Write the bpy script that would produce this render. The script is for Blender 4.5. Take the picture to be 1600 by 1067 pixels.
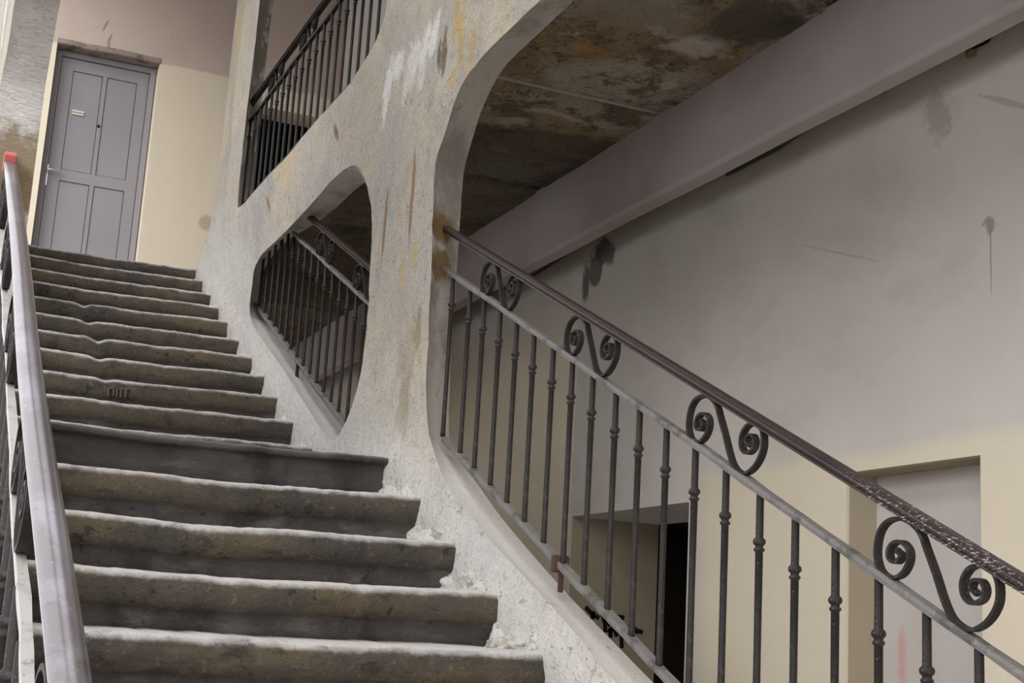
import bpy, bmesh, math, random
from mathutils import Vector, Matrix, noise
from mathutils.geometry import delaunay_2d_cdt
random.seed(7)
for o in list(bpy.data.objects): bpy.data.objects.remove(o)
C = bpy.context.scene.collection
sc = bpy.context.scene

# ------------------------------------------------------------------ camera
# world: X along the step edges (right), Y up the stairs, Z up; camera eye at the origin
F, CX, CY = 2180.0, 800.0, 533.5
def _n(v): return v.normalized()
Uc = _n(Vector((600, -10330, 2180))); Yc = Vector((-970, 407, 2180)); Yc = _n(Yc - Uc*Yc.dot(Uc)); Xc = Yc.cross(Uc)
if Xc.x < 0: Xc = -Xc
RM = Matrix((Xc, Yc, Uc))
cam_d = bpy.data.cameras.new('camera'); cam = bpy.data.objects.new('camera', cam_d); C.objects.link(cam)
cam_d.sensor_width = 36; cam_d.lens = F/1600*36; cam_d.clip_start = 0.02; cam_d.clip_end = 300
cols = [RM @ Vector((1,0,0)), RM @ Vector((0,-1,0)), RM @ Vector((0,0,-1))]
cam.matrix_world = Matrix(((cols[0].x,cols[1].x,cols[2].x,0),(cols[0].y,cols[1].y,cols[2].y,0),(cols[0].z,cols[1].z,cols[2].z,0),(0,0,0,1)))
sc.camera = cam
def ray(x, y): return RM @ Vector(((x-CX)/F, (y-CY)/F, 1.0))
def onX(x, y, a): r = ray(x, y); return r*(a/r.x)      # where the sight line meets a real plane X = a
def onY(x, y, a): r = ray(x, y); return r*(a/r.y)

# ------------------------------------------------------------------ sky, sun, exposure
w = bpy.data.worlds.new('overcast'); sc.world = w; w.use_nodes = True
nt = w.node_tree; bg = nt.nodes['Background']
tc = nt.nodes.new('ShaderNodeTexCoord'); sx = nt.nodes.new('ShaderNodeSeparateXYZ'); rp = nt.nodes.new('ShaderNodeValToRGB')
nt.links.new(tc.outputs['Generated'], sx.inputs[0]); nt.links.new(sx.outputs['Z'], rp.inputs[0]); nt.links.new(rp.outputs[0], bg.inputs[0])
rp.color_ramp.elements[0].position = 0.0; rp.color_ramp.elements[0].color = (.98,.98,1.0,1)
rp.color_ramp.elements[1].position = 1.0; rp.color_ramp.elements[1].color = (.97,1.0,1.06,1)
bg.inputs[1].default_value = 1.0
sd = bpy.data.lights.new('hazy_sun','SUN'); so = bpy.data.objects.new('hazy_sun', sd); C.objects.link(so)
sd.energy = 1.9; sd.angle = math.radians(60); sd.color = (1,.985,.96)
so.rotation_euler = Vector((-0.70,-0.74,0.70)).to_track_quat('Z','Y').to_euler()
sc.view_settings.view_transform = 'Standard'; sc.view_settings.look = 'None'
sc.view_settings.gamma = 1.0; sc.view_settings.use_curve_mapping = False
sc.view_settings.exposure = 0.80

# ------------------------------------------------------------------ materials
def lin(c):
    return tuple(((v/255)/12.92 if v/255 <= .04045 else ((v/255+.055)/1.055)**2.4) for v in c) + (1,)
class Mat:
    def __init__(s, name, base, rough=.85, metal=0.0, spec=.3):
        s.m = bpy.data.materials.new(name); s.m.use_nodes = True
        s.t = s.m.node_tree; s.b = s.t.nodes['Principled BSDF']
        s.b.inputs['Roughness'].default_value = rough; s.b.inputs['Metallic'].default_value = metal
        s.b.inputs['Specular IOR Level'].default_value = spec
        s.tc = s.t.nodes.new('ShaderNodeTexCoord'); s.co = s.tc.outputs['Object']
        r = s.t.nodes.new('ShaderNodeRGB'); r.outputs[0].default_value = lin(base); s.c = r.outputs[0]; s.h = None
    def L(s, a, b): s.t.links.new(a, b)
    def noise(s, scale, detail=6, rough=.6, stretch=(1,1,1), dist=0, off=(0,0,0)):
        mp = s.t.nodes.new('ShaderNodeMapping'); mp.inputs['Scale'].default_value = stretch; mp.inputs['Location'].default_value = off
        s.L(s.co, mp.inputs[0]); n = s.t.nodes.new('ShaderNodeTexNoise')
        n.inputs['Scale'].default_value = scale; n.inputs['Detail'].default_value = detail
        n.inputs['Roughness'].default_value = rough; n.inputs['Distortion'].default_value = dist
        s.L(mp.outputs[0], n.inputs['Vector']); return n.outputs['Fac']
    def voro(s, scale, stretch=(1,1,1), feature='DISTANCE_TO_EDGE'):
        mp = s.t.nodes.new('ShaderNodeMapping'); mp.inputs['Scale'].default_value = stretch
        s.L(s.co, mp.inputs[0]); n = s.t.nodes.new('ShaderNodeTexVoronoi'); n.feature = feature
        n.inputs['Scale'].default_value = scale; s.L(mp.outputs[0], n.inputs['Vector']); return n.outputs['Distance']
    def rng(s, src, lo, hi, a=0.0, b=1.0, smooth=True):
        m = s.t.nodes.new('ShaderNodeMapRange'); m.interpolation_type = 'SMOOTHSTEP' if smooth else 'LINEAR'
        m.inputs['From Min'].default_value = lo; m.inputs['From Max'].default_value = hi
        m.inputs['To Min'].default_value = a; m.inputs['To Max'].default_value = b
        s.L(src, m.inputs['Value']); return m.outputs[0]
    def math(s, op, a, b):
        m = s.t.nodes.new('ShaderNodeMath'); m.operation = op
        for i, v in enumerate((a, b)):
            if isinstance(v, (int, float)): m.inputs[i].default_value = v
            else: s.L(v, m.inputs[i])
        return m.outputs[0]
    def axis(s, k):
        n = s.t.nodes.new('ShaderNodeSeparateXYZ'); s.L(s.co, n.inputs[0]); return n.outputs[k]
    def mix(s, mask, col, fac=1.0, mode='MIX'):
        m = s.t.nodes.new('ShaderNodeMix'); m.data_type = 'RGBA'; m.blend_type = mode
        if fac != 1.0: mask = s.math('MULTIPLY', mask, fac)
        s.L(mask, m.inputs[0]); s.L(s.c, m.inputs[6])
        if isinstance(col, tuple): m.inputs[7].default_value = lin(col)
        else: s.L(col, m.inputs[7])
        s.c = m.outputs[2]; return s
    def lay(s, scale, lo, hi, col, fac=1.0, **k):
        return s.mix(s.rng(s.noise(scale, **k), lo, hi), col, fac)
    def blob(s, cen, rad, col, fac=1.0, ang=0.0, edge=.5, rag=.5, nscale=14, axis='X'):
        """a stain of its own shape on a wall lying in a plane of constant X (or Y)"""
        mp = s.t.nodes.new('ShaderNodeMapping'); mp.vector_type = 'TEXTURE'
        mp.inputs['Location'].default_value = cen; mp.inputs['Scale'].default_value = rad
        mp.inputs['Rotation'].default_value = (ang,0,0) if axis == 'X' else ((0,ang,0) if axis == 'Y' else (0,0,ang))
        s.L(s.co, mp.inputs[0]); ln = s.t.nodes.new('ShaderNodeVectorMath'); ln.operation = 'LENGTH'; s.L(mp.outputs[0], ln.inputs[0])
        d = s.math('ADD', ln.outputs['Value'], s.math('MULTIPLY', s.math('SUBTRACT', s.noise(nscale, 5, .65), .5), rag*2.4))
        return s.mix(s.rng(d, 1.0, 1.0-edge), col, fac)
    def addh(s, src, amt):
        v = s.math('MULTIPLY', src, amt); s.h = v if s.h is None else s.math('ADD', s.h, v); return s
    def done(s, dist=.01, strength=1.0):
        s.L(s.c, s.b.inputs['Base Color'])
        if s.h is not None:
            b = s.t.nodes.new('ShaderNodeBump'); b.inputs['Distance'].default_value = dist; b.inputs['Strength'].default_value = strength
            s.L(s.h, b.inputs['Height']); s.L(b.outputs[0], s.b.inputs['Normal'])
        return s.m

W, T = 1.68, 0.15            # face and thickness of the arcade wall beside the stairs
def P(x, y, a=W): return tuple(onX(x, y, a))

# weathered limewash of the arcade wall
m = Mat('weathered_limewash', (196,189,180))
m.lay(1.7, .42, .62, (214,202,178), .75, off=(3,0,0))
m.lay(3.0, .50, .70, (172,168,164), .8, stretch=(1,1,.5))
m.lay(2.3, .56, .68, (206,186,144), .6, stretch=(1,1.3,.45), off=(7,2,0))
m.lay(9, .55, .72, (168,160,150), .5, stretch=(1,1.6,.5))
m.lay(22, .60, .70, (232,229,224), .6, stretch=(1,1.2,.5))
m.lay(60, .62, .72, (120,112,100), .55)
m.lay(14, .66, .72, (176,146,88), .4, stretch=(1,1,.6), off=(1,5,2))
m.lay(.9, .50, .66, (176,172,170), .7, off=(5,5,5))
# lower part near the steps: whiter lime; lower right edge pale
zz = m.axis(2); yy = m.axis(1)
low = m.math('SUBTRACT', zz, m.math('MULTIPLY', yy, .45))          # height over the pitch line of the stairs
m.mix(m.rng(m.math('ADD', low, m.math('MULTIPLY', m.noise(3, 5), .5)), -.95, -1.45), (222,219,215), .8)
m.mix(m.rng(m.noise(38, 4, .7), .56, .66), (140,130,118), .35)
for (px, py, ry, rz, col, fac, rag, ang) in [
    (678,50,.05,.12,(240,237,232),.85,.8,.4),(664,72,.08,.11,(240,237,232),.85,.8,.5),(645,88,.11,.09,(238,235,229),.85,.8,.7),(622,103,.11,.08,(238,235,229),.85,.8,.5),
    (607,132,.07,.13,(238,235,229),.85,.8,.15),(602,170,.04,.12,(238,235,229),.85,.8,0),(638,120,.09,.12,(236,232,226),.6,1.0,.4),(660,100,.06,.12,(238,235,229),.6,1.0,.2),
    (720,60,.05,.20,(201,168,96),.6,.9,0),(712,28,.05,.12,(201,168,96),.6,.9,0),(735,85,.05,.15,(196,160,92),.6,.9,.2),(708,122,.05,.06,(200,168,100),.6,.8,.2),
    (690,75,.035,.12,(128,112,92),.85,.9,.2),(693,96,.03,.07,(110,94,76),.85,.9,0),(684,85,.02,.08,(90,76,60),.8,.8,0),
    (601,350,.022,.22,(150,116,82),.9,.25,0),(645,310,.030,.26,(160,126,92),.9,.25,0),
    (524,207,.10,.028,(134,98,70),.95,.3,.75),(419,319,.10,.028,(160,126,88),.85,.3,.75),
    (628,425,.06,.12,(206,176,104),.5,.9,0),(648,400,.05,.08,(206,176,104),.5,.9,0),(652,510,.06,.12,(140,118,76),.55,1.1,0),(636,560,.09,.25,(178,160,128),.45,1.1,0),(630,640,.1,.15,(160,148,124),.4,1.1,0),
    (690,352,.09,.06,(160,134,84),.95,.5,0),(690,410,.09,.07,(150,124,76),.95,.5,0),
    (440,250,.45,.20,(214,190,146),.5,.8,.5),(560,170,.4,.30,(204,190,166),.4,.8,0),(372,60,.10,.5,(206,180,130),.6,.7,0)]:
    m.blob(P(px, py), (9, ry, rz), col, fac, ang=ang, rag=rag)
m.lay(150, .58, .68, (130,122,110), .55); m.lay(45, .63, .70, (118,106,88), .55, off=(8,8,8)); m.lay(120, .64, .70, (240,237,232), .6, off=(3,3,3))
m.addh(m.noise(9, 8, .7), 1.0).addh(m.noise(60, 6, .75), .5).addh(m.rng(m.noise(30, 3, .8), .60, .70), -.5)
M_wall = m.done(.030)

m = Mat('old_stone_jamb', (190,184,176))
m.lay(3, .45, .65, (136,130,122), .8); m.lay(16, .5, .68, (186,180,170), .5); m.lay(7, .58, .72, (160,134,90), .5, off=(2,2,2))
m.lay(50, .6, .7, (92,86,78), .5)
m.mix(m.rng(m.math('SUBTRACT', m.axis(2), m.math('MULTIPLY', m.axis(1), .45)), -1.15, -1.40), (206,201,196), .85)
m.mix(m.math('MULTIPLY', m.rng(m.axis(2), 2.55, 3.0), m.rng(m.noise(4, 6, .7), .40, .52)), (104,96,84), .85)
m.lay(110, .60, .68, (110,102,92), .6); m.lay(28, .62, .69, (120,112,100), .5, off=(4,4,4))
for (px, py) in [(697,352),(694,412)]: m.blob(P(px, py, W+.06), (.10,.2,.08), (124,98,56), .9, rag=.6)
m.addh(m.noise(30, 8, .75), 1.0).addh(m.noise(90, 5, .7), .5)
M_jamb = m.done(.006)
m = Mat('hammered_grey_stone', (236,231,228))
m.lay(3, .45, .65, (214,208,205), .8); m.lay(70, .55, .66, (170,162,158), .6, stretch=(.5,1,2.2))
m.blob(tuple(onY(22,270,4.8)), (.16,9,.22), (150,132,100), .9, axis='Y', rag=.7); m.blob(tuple(onY(30,300,4.8)), (.10,9,.10), (120,100,72), .7, axis='Y', rag=.9)
m.addh(m.noise(55, 8, .75, stretch=(.5,1,2.2), dist=1.0), 1.4).addh(m.noise(14, 6, .7), 1.0)
M_pillar = m.done(.010)

m = Mat('rough_plaster', (222,218,212))
m.lay(90, .56, .66, (140,130,118), .7)
m.lay(7, .5, .68, (196,188,176), .8); m.lay(26, .58, .68, (140,130,116), .7); m.lay(12, .64, .72, (170,136,104), .4)
m.addh(m.noise(16, 8, .75), 1.2).addh(m.noise(60, 6, .8), .7)
M_plaster = m.done(.018)

m = Mat('worn_step_stone', (88,79,67), .8)
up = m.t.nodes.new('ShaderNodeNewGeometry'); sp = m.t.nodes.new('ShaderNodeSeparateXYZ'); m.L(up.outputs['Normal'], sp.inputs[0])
m.lay(2.2, .42, .62, (66,61,58), .85, stretch=(1,1,2.5)); m.lay(4, .50, .64, (100,88,66), .7, stretch=(.6,1,2), off=(4,1,0))
m.lay(3.2, .55, .70, (46,42,40), .85, stretch=(1.2,1,.7), off=(9,3,1)); m.lay(25, .58, .7, (70,64,58), .6, stretch=(.5,1,1.5))
m.lay(60, .58, .68, (124,114,102), .5); m.lay(90, .60, .68, (40,36,33), .6, off=(6,6,6)); m.lay(20, .62, .68, (34,31,29), .7, off=(1,6,3))
m.mix(m.rng(m.math('ADD', sp.outputs['Z'], m.math('MULTIPLY', m.math('SUBTRACT', m.noise(14, 7, .75, stretch=(.7,1,1)), .5), 1.1)), .28, 1.0), (216,210,206), .95)                  # treads rubbed pale by feet; light on upward faces painted in too
m.mix(m.rng(m.noise(12, 5, .7), .55, .7), (120,110,102), .25)
m.addh(m.noise(11, 8, .75, stretch=(.8,1,1.2)), 1.2).addh(m.noise(60, 6, .75), .5)
m.mix(m.rng(m.noise(5, 7, .75, stretch=(1,1,1.8), off=(2,8,1)), .58, .66), (38,34,32), .55)
M_step = m.done(.020)
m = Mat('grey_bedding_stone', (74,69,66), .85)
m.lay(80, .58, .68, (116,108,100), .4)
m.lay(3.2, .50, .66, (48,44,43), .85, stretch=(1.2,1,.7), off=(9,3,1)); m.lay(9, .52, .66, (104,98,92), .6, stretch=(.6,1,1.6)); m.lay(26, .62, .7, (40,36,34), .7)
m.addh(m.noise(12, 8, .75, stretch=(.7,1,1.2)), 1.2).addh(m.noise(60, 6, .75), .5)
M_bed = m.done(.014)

m = Mat('dark_landing_stone', (72,68,66), .7)
m.lay(3, .5, .66, (40,38,38), .8, stretch=(1.2,1,.6)); m.lay(6, .55, .7, (104,96,88), .5, stretch=(.6,1,2)); m.lay(40, .6, .7, (96,90,84), .5)
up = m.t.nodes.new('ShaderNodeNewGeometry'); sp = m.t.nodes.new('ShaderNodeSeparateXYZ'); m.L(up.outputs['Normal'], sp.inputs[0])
m.mix(m.rng(sp.outputs['Z'], .3, .95), (118,112,110), .7)  # lit top edge painted in: upward faces made paler
m.addh(m.noise(14, 8, .75, stretch=(.5,1,1.4)), 1.0)
M_landing = m.done(.015)

m = Mat('grey_wall_paint', (208,202,196), .9)
m.lay(.8, .40, .66, (196,189,182), .8); m.lay(2.6, .5, .7, (186,177,168), .5, stretch=(1,.8,1.4), off=(1,1,1))
m.lay(40, .6, .75, (190,184,178), .3)
edge = m.math('ADD', m.axis(2), m.math('MULTIPLY', m.math('SUBTRACT', m.noise(2.0, 3), .5), .10))
tanmask = m.math('MULTIPLY', m.rng(edge, .74, .66), m.rng(m.axis(1), 5.16, 4.95))
far = m.rng(m.axis(1), 6.31, 6.33)
tanfar = m.math('MULTIPLY', far, m.rng(edge, 1.9, 1.3))
m.mix(m.math('MAXIMUM', tanmask, tanfar), (222,211,190), .92)
for (px, py, ry, rz, col, fac, rag, ang) in [
    (916,440,.055,.13,(104,99,94),.95,.45,0),(930,420,.10,.12,(104,99,94),.95,.6,0),(945,392,.13,.09,(96,90,86),.9,.6,.4),(914,418,.012,.06,(170,160,150),.8,.5,0),
    (1547,350,.022,.035,(120,110,102),.6,.9,0),(1540,345,.03,.008,(120,110,102),.5,.6,-.6),(1548,400,.004,.16,(120,110,102),.6,.3,0),
    (1465,185,.08,.10,(150,142,130),.5,.9,0),(1575,160,.20,.012,(120,112,100),.35,.6,.5),(1330,370,.35,.10,(150,142,132),.16,.5,.3),
    (1350,290,.4,.16,(146,140,130),.16,.5,.3),(1130,330,.3,.12,(130,122,110),.2,.5,.3),(1310,395,.3,.006,(130,120,108),.3,.4,.35)]:
    m.blob(P(px, py, 3.05), (9, ry, rz), col, fac, ang=ang, rag=rag, edge=.9 if fac < .25 else .4)
m.lay(90, .66, .72, (150,142,134), .4)
m.addh(m.noise(5, 6, .6), .5).addh(m.noise(140, 3, .6), .12)
M_greywall = m.done(.01)

m = Mat('end_wall_paint', (196,180,168), .9)
m.lay(1.2, .4, .66, (186,170,158), .8); m.lay(30, .6, .75, (204,192,180), .3)
edge = m.math('ADD', m.axis(2), m.math('MULTIPLY', m.math('SUBTRACT', m.noise(1.3, 3), .5), .12))
m.mix(m.rng(edge, 4.60, 4.57), (222,210,188), .95)
m.blob(tuple(onY(322,348,11.5)), (.08,9,.09), (170,158,136), .7, axis='Y', rag=.3)
for q in [(165,40),(172,60),(168,75)]: m.blob(tuple(onY(q[0],q[1],11.5)), (.012,9,.07), (120,108,98), .7, axis='Y', rag=.25, ang=.3)
m.addh(m.noise(6, 6, .6), .5)
M_endwall = m.done(.01)

m = Mat('shadowed_wall_tan', (170,158,138), .9); m.lay(2, .4, .7, (160,146,122), .6); m.addh(m.noise(8, 5), .4); M_tan = m.done(.008)
m = Mat('niche_plaster', (196,190,186), .9); m.lay(2, .4, .7, (180,172,166), .6); m.addh(m.noise(6, 5), .4)
m.blob(tuple(onX(1405,1022,3.17)), (9,.035,.14), (206,120,114), .5, rag=.8, edge=.9); M_niche = m.done(.008)

m = Mat('beam_paint', (178,170,170), .85)
m.lay(1.5, .4, .66, (164,152,150), .7); m.lay(6, .58, .72, (146,134,128), .35, stretch=(1,.5,1.5)); m.lay(50, .68, .74, (120,108,100), .5)
m.addh(m.noise(5, 5), .4); M_beam = m.done(.008)

m = Mat('stained_soffit_stone', (212,200,178), .95)
m.lay(1.6, .42, .62, (178,152,112), .9); m.lay(3.0, .50, .60, (130,116,98), .85, off=(3,3,0), detail=9, rough=.7); m.lay(6, .56, .66, (200,150,76), .7, off=(5,1,0), detail=9, rough=.7)
m.lay(11, .52, .64, (92,80,68), .8, detail=10, rough=.75); m.lay(60, .56, .66, (60,52,44), .7); m.lay(30, .60, .66, (206,170,110), .5, off=(3,9,3)); m.lay(4.2, .60, .625, (214,202,186), .85, off=(8,1,3), detail=8, rough=.65); m.lay(40, .56, .7, (200,188,170), .4); m.lay(5, .66, .70, (48,42,38), .8, off=(1,9,1), detail=8)
for (px, py, rx, ry, col, fac, rag, ax) in [
    (1085,72,.14,.15,(240,229,216),.95,.4,0),(1045,132,.045,.05,(236,224,210),.95,.3,0),(1000,10,.3,.22,(186,176,160),.7,.5,0),
    (865,182,.20,.035,(232,218,198),.9,.6,0),(800,190,.10,.05,(226,212,192),.85,.6,0),(1180,35,.25,.25,(96,92,86),.8,.5,0)]:
    r = ray(px, py); p = r*(2.25/r.z); m.blob(tuple(p), (rx, ry, 9), col, fac, axis='Z', rag=rag)
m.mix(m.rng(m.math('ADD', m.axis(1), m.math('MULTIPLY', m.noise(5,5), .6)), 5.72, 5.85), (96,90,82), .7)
m.addh(m.noise(4, 8, .7), 1.6).addh(m.noise(18, 8, .8), 1.3).addh(m.rng(m.noise(6, 3, .6), .5, .53), .5)
M_soffit = m.done(.03)

m = Mat('wrought_iron', (42,38,37), .55, .35, .4)
m.lay(25, .54, .68, (80,76,74), .6); m.lay(18, .58, .68, (78,56,50), .6, off=(3,3,3)); m.lay(140, .62, .7, (128,122,116), .7)
m.addh(m.noise(90, 6, .7), 1.0); M_iron = m.done(.003)
m = Mat('worn_iron_rail', (122,118,115), .55, .3, .4)
m.lay(12, .50, .64, (84,80,77), .8); m.lay(40, .55, .68, (138,132,128), .7); m.lay(90, .64, .7, (180,174,168), .6)
m.addh(m.noise(50, 6, .7), 1.0); M_railbar = m.done(.004)
m = Mat('brown_handrail', (62,50,48), .38, .35, .5)
m.lay(8, .5, .66, (52,42,42), .8, stretch=(1,.3,1)); m.lay(60, .62, .7, (110,96,92), .5)
m.mix(m.math('MULTIPLY', m.rng(m.noise(150, 3, .6, stretch=(1,.5,1.6)), .58, .64), m.rng(m.axis(1), 2.4, 2.15)), (200,192,186), .8)  # glints on the worn ridges painted in as pale flecks
m.addh(m.noise(60, 4, .7), .5); M_hand = m.done(.003)
m = Mat('polished_handrail', (116,108,110), .24, .6, .6)
m.lay(7, .50, .64, (150,146,154), .7, stretch=(1,.25,1)); m.lay(50, .58, .7, (92,78,80), .5); m.lay(160, .6, .7, (190,184,188), .4)
M_polish = m.done()
m = Mat('pale_worn_flat', (178,174,170), .5, .3, .4); m.lay(20, .5, .66, (140,134,130), .7); m.lay(60, .6, .7, (96,90,88), .6); M_pale = m.done()
m = Mat('dark_gallery_iron', (26,24,25), .5, .3, .4); m.lay(60, .6, .7, (70,66,66), .5); M_gal = m.done()
m = Mat('rusty_bracket', (80,56,50), .7, .2); m.lay(40, .5, .65, (74,58,54), .7); M_rust = m.done()
m = Mat('door_paint', (150,146,150), .6); m.lay(2, .4, .7, (142,138,143), .6); m.lay(40, .66, .74, (170,164,170), .4); m.addh(m.noise(20, 4), .3); M_door = m.done(.004)
M_plate = Mat('pale_plate', (214,206,190), .5).done(); M_silver = Mat('silver_plate', (222,220,214), .3, .7, .5).done()
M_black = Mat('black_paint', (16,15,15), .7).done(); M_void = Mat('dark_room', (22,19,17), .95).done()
M_red = Mat('red_tag', (176,92,84), .6).done()
m = Mat('courtyard_paving', (120,114,108), .9); m.lay(3, .4, .7, (96,92,88), .7); M_pave = m.done()
m = Mat('chipped_lintel', (160,146,138), .95); m.lay(8, .5, .64, (110,94,82), .8); m.lay(30, .6, .7, (74,62,54), .7); m.addh(m.noise(20, 7, .75), 1); M_lintel = m.done(.02)
M_cable = Mat('grey_cable', (78,74,68), .7).done(); M_cap = Mat('yellowed_cap', (150,144,104), .6).done(); M_scrawl = Mat('pale_scratch', (92,84,74), .9).done()

# ------------------------------------------------------------------ object helpers
def obj(name, bm, mat, parent=None, smooth=False):
    me = bpy.data.meshes.new(name); bmesh.ops.recalc_face_normals(bm, faces=bm.faces); bm.to_mesh(me); bm.free()
    me.materials.append(mat)
    if smooth:
        for p in me.polygons: p.use_smooth = True
    o = bpy.data.objects.new(name, me); C.objects.link(o)
    if parent is not None: o.parent = parent
    return o
def tag(o, label, cat, group=None, kind=None):
    o['label'] = label; o['category'] = cat
    if group: o['group'] = group
    if kind: o['kind'] = kind
    return o
def struct(o, label=None, cat=None):
    o['kind'] = 'structure'
    if label: o['label'] = label
    if cat: o['category'] = cat
    return o
def empty(name, loc=(0,0,0)):
    o = bpy.data.objects.new(name, None); C.objects.link(o); o.location = loc; o.empty_display_size = .1; return o
def keep(o, root):
    """parent o under root while its vertices stay in world coordinates"""
    o.parent = root; o.matrix_parent_inverse = Matrix.Translation(-root.location); return o
def box(bm, a, b, bev=0.0):
    vs = [bm.verts.new((x, y, z)) for x in (a[0], b[0]) for y in (a[1], b[1]) for z in (a[2], b[2])]
    fs = [bm.faces.new([vs[i] for i in q]) for q in ((0,1,3,2),(4,6,7,5),(0,4,5,1),(2,3,7,6),(0,2,6,4),(1,5,7,3))]
    if bev:
        es = list({e for f in fs for e in f.edges}); bmesh.ops.bevel(bm, geom=es, offset=bev, segments=2, affect='EDGES')
def sweep(bm, path, prof, xdir=Vector((1,0,0)), cap=True, closed_prof=True, jitter=0):
    """sweep a 2-D profile (side, up) along a path lying near a plane whose normal is xdir"""
    rings = []; n = len(path)
    for i, p in enumerate(path):
        p = Vector(p); t = (Vector(path[min(i+1, n-1)]) - Vector(path[max(i-1, 0)])).normalized()
        up = xdir.cross(t).normalized()
        if up.z < 0 and not getattr(sweep, 'keep', False): up = -up
        s = t.cross(up).normalized()
        if s.dot(xdir) < 0: s = -s
        k = 1 + (noise.noise(p*9)*jitter if jitter else 0)
        rings.append([bm.verts.new(p + s*a*k + up*b*k) for a, b in prof])
    m_ = len(prof)
    for r0, r1 in zip(rings, rings[1:]):
        for j in range(m_): bm.faces.new((r0[j], r0[(j+1) % m_], r1[(j+1) % m_], r1[j]))
    if cap: bm.faces.new(rings[0]); bm.faces.new(rings[-1])
def lathe(bm, prof, cen, seg=10):
    """prof: list of (radius, z)"""
    rings = []
    for r, z in prof:
        rings.append([bm.verts.new((cen[0]+r*math.cos(2*math.pi*k/seg), cen[1]+r*math.sin(2*math.pi*k/seg), cen[2]+z)) for k in range(seg)])
    for a, b in zip(rings, rings[1:]):
        for j in range(seg): bm.faces.new((a[j], a[(j+1) % seg], b[(j+1) % seg], b[j]))
    bm.faces.new(rings[0]); bm.faces.new(rings[-1])
def catmull(pts, k=5):
    out = []; n = len(pts)
    for i in range(n-1):
        p0, p1, p2, p3 = pts[max(i-1,0)], pts[i], pts[i+1], pts[min(i+2,n-1)]
        for j in range(k):
            t = j/k
            out.append(tuple(.5*((2*b)+(-a+c)*t+(2*a-5*b+4*c-d)*t*t+(-a+3*b-3*c+d)*t**3) for a,b,c,d in zip(p0,p1,p2,p3)))
    out.append(tuple(pts[-1])); return out
def inside(p, poly):
    x, y = p; c = False; n = len(poly)
    for i in range(n):
        x1, y1 = poly[i]; x2, y2 = poly[i-1]
        if (y1 > y) != (y2 > y) and x < (x2-x1)*(y-y1)/(y2-y1)+x1: c = not c
    return c

# ------------------------------------------------------------------ stair positions (right-hand nosing points)
NOSE = [(3.524,-.035),(3.876,.127),(4.264,.292),(4.631,.464),(5.015,.634)]           # lower flight, the last is the landing edge
UP = [(6.114,.790),(6.500,.956),(6.873,1.122),(7.235,1.285),(7.570,1.444),(7.960,1.610),(8.324,1.780),(8.671,1.942),(9.000,2.095),(9.349,2.260),(9.640,2.400)]
y0, z0 = NOSE[0]
LOW = [(y0-.366*k, z0-.166*k) for k in range(8, 0, -1)]
ALLS = LOW + NOSE + UP
def pitch(y):
    """height of the nosing line at y"""
    if y <= NOSE[0][0]: return z0 + (y-y0)*.4535
    for a, b in zip(ALLS, ALLS[1:]):
        if a[0] <= y <= b[0]:
            if a == NOSE[-1]: return a[1] + (b[1]-a[1])*max(0, (y-a[0]-.74)/(b[0]-a[0]-.74))
            return a[1] + (b[1]-a[1])*(y-a[0])/(b[0]-a[0])
    return ALLS[-1][1]

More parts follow.
